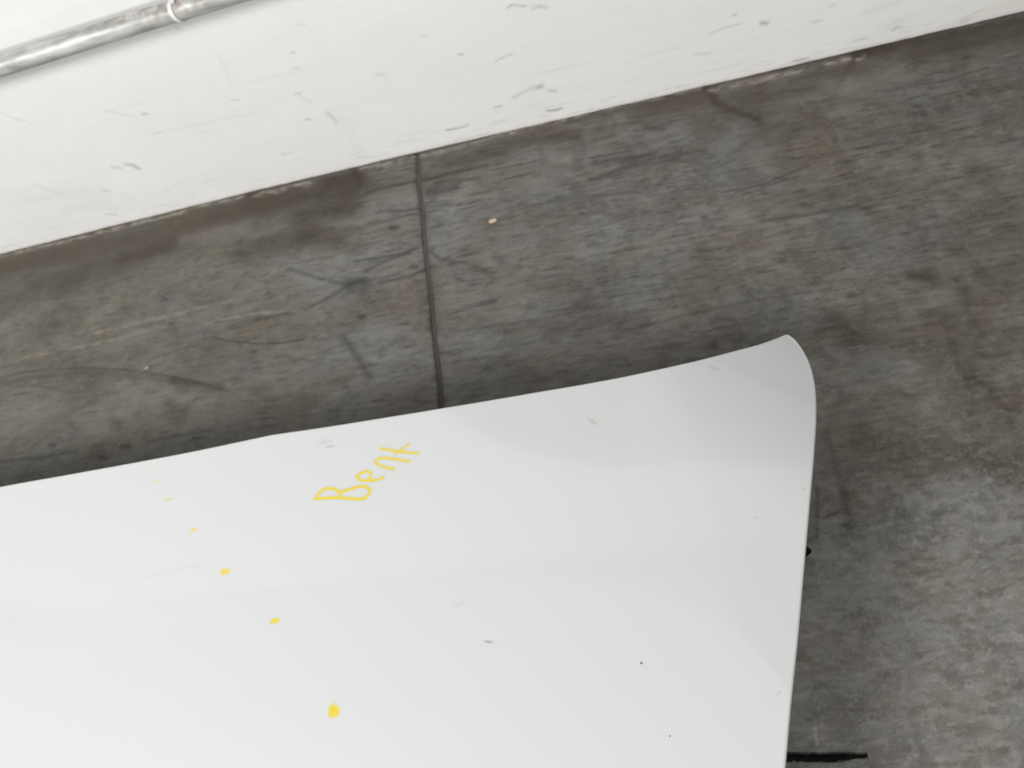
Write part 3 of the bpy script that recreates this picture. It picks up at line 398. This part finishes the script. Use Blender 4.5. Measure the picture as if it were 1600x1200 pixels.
def drape(pts2, lift=.00035):
    p = np.asarray(pts2, float)
    z = hood_z(p[:, 0], p[:, 1]) + .0006 * (fbm(p[:, 0], p[:, 1], .22, .16, 501, 2) - .5)
    return np.c_[p, z + lift] - H0
def ribbon(strokes, width, mat, name, peak=1.0, lift=.0002):
    """soft edged pen strokes that follow the sheet metal"""
    V = []; F = []; C = []; Z = []; base = 0; cr = np.linspace(-1, 1, 11); lines = []
    for st in strokes:
        L_ = np.hypot(*np.diff(np.asarray(st), axis=0).T).sum(); lines.append(resample(st, max(14, int(L_ / .0012))))
    for si, q in enumerate(lines):
        m = len(q); tg = np.gradient(q, axis=0); tg /= np.linalg.norm(tg, axis=1)[:, None] + 1e-12; nn = np.stack([-tg[:, 1], tg[:, 0]], 1)
        tip0, tip1 = q[0] - tg[0] * width * .45, q[-1] + tg[-1] * width * .45                # let the ends fade out too
        q = np.concatenate([[tip0], q, [tip1]]); nn = np.concatenate([nn[:1], nn, nn[-1:]]); m += 2
        for i in range(m):
            for c in cr: V.append(q[i] + nn[i] * c * width * .5); Z.append(si * .00010 + .00009 * i / m)
        F += [tuple(g + base) for g in grid_faces(m, 11, True)]; base += m * 11
    V = np.array(V); cover = np.zeros(len(V))
    for si, q in enumerate(lines):
        d = seg_dist(V, q) / (width * .5); wob = .88 + .24 * (fbm(V[:, 0], V[:, 1], .012, .012, 600 + si, 2))
        cover = np.maximum(cover, 1 - sstep(.36, .98, d / wob))
    cover *= np.clip(peak * (.70 + .5 * fbm(V[:, 0], V[:, 1], .016, .016, 640, 2)), 0, 1)
    P = drape(V, lift); P[:, 2] += np.array(Z)
    return mesh_obj(name, P, F, mat, panel, attrs={'cover': ('FLOAT', cover)})
for st, w, pk in zip(LETTERS, (.0082, .0076, .0072, .0072), (1.2, 1.12, 1.05, 1.02)):
    ribbon(st, w, M['yellow'], 'handwritten_letter', pk)
def dab(c, u, v, al, mat, name, seed, lift=.0002):
    V = [c]; C = [al]; F = []; nr, na = 8, 28; g = np.random.default_rng(seed); ph = g.random(3) * 6.28
    for r in range(1, nr + 1):
        for k in range(na):
            a = 2 * math.pi * k / na; q = r / nr * (1 + .10 * math.sin(2 * a + ph[0]) + .07 * math.sin(3 * a + ph[1]) + .04 * math.sin(5 * a + ph[2])) * 1.2
            V.append(c + u * q * math.cos(a) + v * q * math.sin(a)); C.append(al * float(1 - sstep(.58, 1.0, np.array(r / nr))))
    for k in range(na): F.append((0, 1 + k, 1 + (k + 1) % na))
    for r in range(nr - 1):
        for k in range(na):
            a0 = 1 + r * na + k; b_ = 1 + r * na + (k + 1) % na; F.append((a0, a0 + na, b_ + na, b_))
    P = drape(np.array(V), lift)
    return mesh_obj(name, P, F, mat, panel, attrs={'cover': ('FLOAT', C)})
for i, d in enumerate(DOTS): dab(np.array(d[:2]), np.array(d[2:4]), np.array(d[4:6]), d[6], M['yellow'], 'marker_dot', 700 + i)
for i, d in enumerate(CHIPS): dab(np.array(d[:2]), np.array(d[2:4]), np.array(d[4:6]), d[6], M['chip_' + d[7]], 'paint_scuff', 800 + i, .00018)

# ---------------------------------------------------------------- the stand under it
stand = link(bpy.data.objects.new('panel_stand', None)); stand.location = (0, -1.3, 0)
tag(stand, 'low black stand under the white hood, its rubber capped bar end showing past the edge', 'stand')
S0 = np.array(stand.location)
def bar(name, p, q, w, h, mat, bev=.003):
    p, q = Vector(p), Vector(q); d = q - p; bm = bmesh.new()
    mtx = Matrix.Translation((p + q) / 2 - Vector(S0)) @ d.to_track_quat('X', 'Z').to_matrix().to_4x4() @ Matrix.Diagonal((d.length, w, h, 1))
    bmesh.ops.create_cube(bm, size=1, matrix=mtx); bmesh.ops.bevel(bm, geom=bm.edges[:], offset=bev, segments=2, affect='EDGES')
    return bm_obj(name, bm, mat, stand)
for (yb, xe) in ((-1.105, .556), (-1.52, .36)):
    xx = np.linspace(-.72, xe, 60); zt = float((hood_z(xx, xx * 0 + yb)).min()) - .043
    bar('crossbar', (-.72, yb, zt - .014), (xe, yb, zt - .014), .03, .028, M['steel'])
    for xl in (-.55, .30): bar('leg', (xl, yb, .0015), (xl, yb, zt - .028), .028, .028, M['steel'])
    if yb > -1.3:
        # pointed rubber end cap
        bm = bmesh.new(); sec = [(xe - .02, .019), (xe + .012, .019), (xe + .021, .014), (xe + .033, .004)]
        rings = []
        for (x_, r_) in sec: rings.append([bm.verts.new((x_ - S0[0], yb + sy * r_ * .62 + .003 - S0[1], zt - .014 + sz * r_)) for sy, sz in ((-1, -1), (1, -1), (1, 1), (-1, 1))])
        for a, b_ in zip(rings[:-1], rings[1:]):
            for k in range(4): bm.faces.new((a[k], a[(k + 1) % 4], b_[(k + 1) % 4], b_[k]))
        bm.faces.new(rings[0][::-1]); bm.faces.new(rings[-1])
        bmesh.ops.recalc_face_normals(bm, faces=bm.faces[:]); bmesh.ops.bevel(bm, geom=bm.edges[:], offset=.0015, segments=2, affect='EDGES')
        bm_obj('end_cap', bm, M['black'], stand)
for xl in (-.55, .30): bar('foot_rail', (xl, -1.505, .02), (xl, -1.12, .02), .02, .02, M['steel'])

# ---------------------------------------------------------------- frayed black strip lying on the floor
def frayed_strip():
    g = np.random.default_rng(42); pts = resample([(.30, -1.352), (.40, -1.360), (.496, -1.3707), (.567, -1.3797), (.60, -1.3815), (.6285, -1.3838)], 150)
    tg = np.gradient(pts, axis=0); tg /= np.linalg.norm(tg, axis=1)[:, None]; nn = np.stack([-tg[:, 1], tg[:, 0]], 1)
    s = np.linspace(0, 1, 150); w = .0051 * (1 - .62 * sstep(.86, 1, s)) * (.9 + .25 * vnoise(s, s * 0, .05, 1, 3))
    o = np.array((.45, -1.365, 0)); V = []; F = []
    prof = [(-1, 0), (-.92, .55), (-.5, .9), (0, 1), (.5, .9), (.92, .55), (1, 0)]
    for i in range(150):
        jl, jr = g.normal(0, .0009, 2)
        for (a, h) in prof:
            wid = w[i] + (jl if a < 0 else jr) * abs(a); p = pts[i] + nn[i] * a * wid; V.append((p[0] - o[0], p[1] - o[1], .0008 + h * .0042 * (1 - .5 * sstep(.9, 1, s[i])) * (.85 + .3 * g.random())))
    F = [tuple(q) for q in grid_faces(150, 7, True)] + [tuple(range(7)), tuple(149 * 7 + k for k in range(7))[::-1]]
    F += [(i * 7, i * 7 + 6, i * 7 + 13, i * 7 + 7) for i in range(149)]
    ob = mesh_obj('rubber_strip', V, F, M['black'], None, smooth=False); ob.location = o
    tag(ob, 'frayed black rubber strip lying on the concrete, sticking out from under the hood', 'strip')
    V = []; F = []
    for k in range(1100):                                                                     # loose fibres along both edges
        i = g.integers(40, 150); a = g.choice([-1, 1]); p = pts[i] + nn[i] * a * w[i] * .9; d = nn[i] * a * g.uniform(.0006, .0032) + tg[i] * g.normal(0, .0016)
        t_ = np.array([-d[1], d[0]]); t_ /= np.linalg.norm(t_) + 1e-9; t_ *= .0003; z0 = g.uniform(.0012, .0035); b0 = len(V)
        for (q, zz_) in ((p - t_, z0), (p + t_, z0), (p + d, g.uniform(.0008, .003)), (p, z0 + .0007)): V.append((q[0] - o[0], q[1] - o[1], zz_))
        F += [(b0, b0 + 1, b0 + 2), (b0, b0 + 2, b0 + 3), (b0 + 1, b0 + 3, b0 + 2), (b0, b0 + 3, b0 + 1)]
    fr = mesh_obj('frayed_fibres', V, F, M['black'], ob, smooth=False); fr['kind'] = 'stuff'
frayed_strip()

# ---------------------------------------------------------------- crumbs on the floor
def crumb(name, x, y, a, b, h, rot, mat, seed, label, cat):
    g = np.random.default_rng(seed); bm = bmesh.new(); bmesh.ops.create_icosphere(bm, subdivisions=2, radius=1)
    for v in bm.verts:
        c = v.co; k = 1 + g.normal(0, .10); v.co = Vector((max(-.72, min(.72, c.x)) * a * k, max(-.7, min(.7, c.y)) * b * k, (max(-.6, min(.6, c.z)) + .6) * h * .83))
    bm.transform(Matrix.Rotation(rot, 4, 'Z'))
    o = bm_obj(name, bm, mat, None); o.location = (x, y, .0004); tag(o, label, cat); return o
crumb('cardboard_scrap', .161, -.239, .0115, .0060, .0032, .18, plain('cardboard', (.62, .47, .34), .8), 1, 'small tan cardboard scrap on the grey concrete right of the floor joint', 'scrap')
crumb('paint_flake', -.675, -.430, .0075, .0045, .0026, .1, plain('flake', (.34, .33, .31), .7), 2, 'tiny pale paint flake lying on a curved dark scuff mark', 'flake')
crumb('red_fleck', .232, -.590, .0050, .0018, .0014, .2, plain('fleck', (.45, .20, .17), .6), 3, 'tiny reddish fleck on the concrete near the hood edge', 'fleck')
crumb('rust_crumb', -.725, -.609, .0060, .0026, .0020, .1, plain('rust', (.26, .17, .11), .8), 4, 'tiny rust brown crumb on the floor in the shade of the hood', 'crumb')
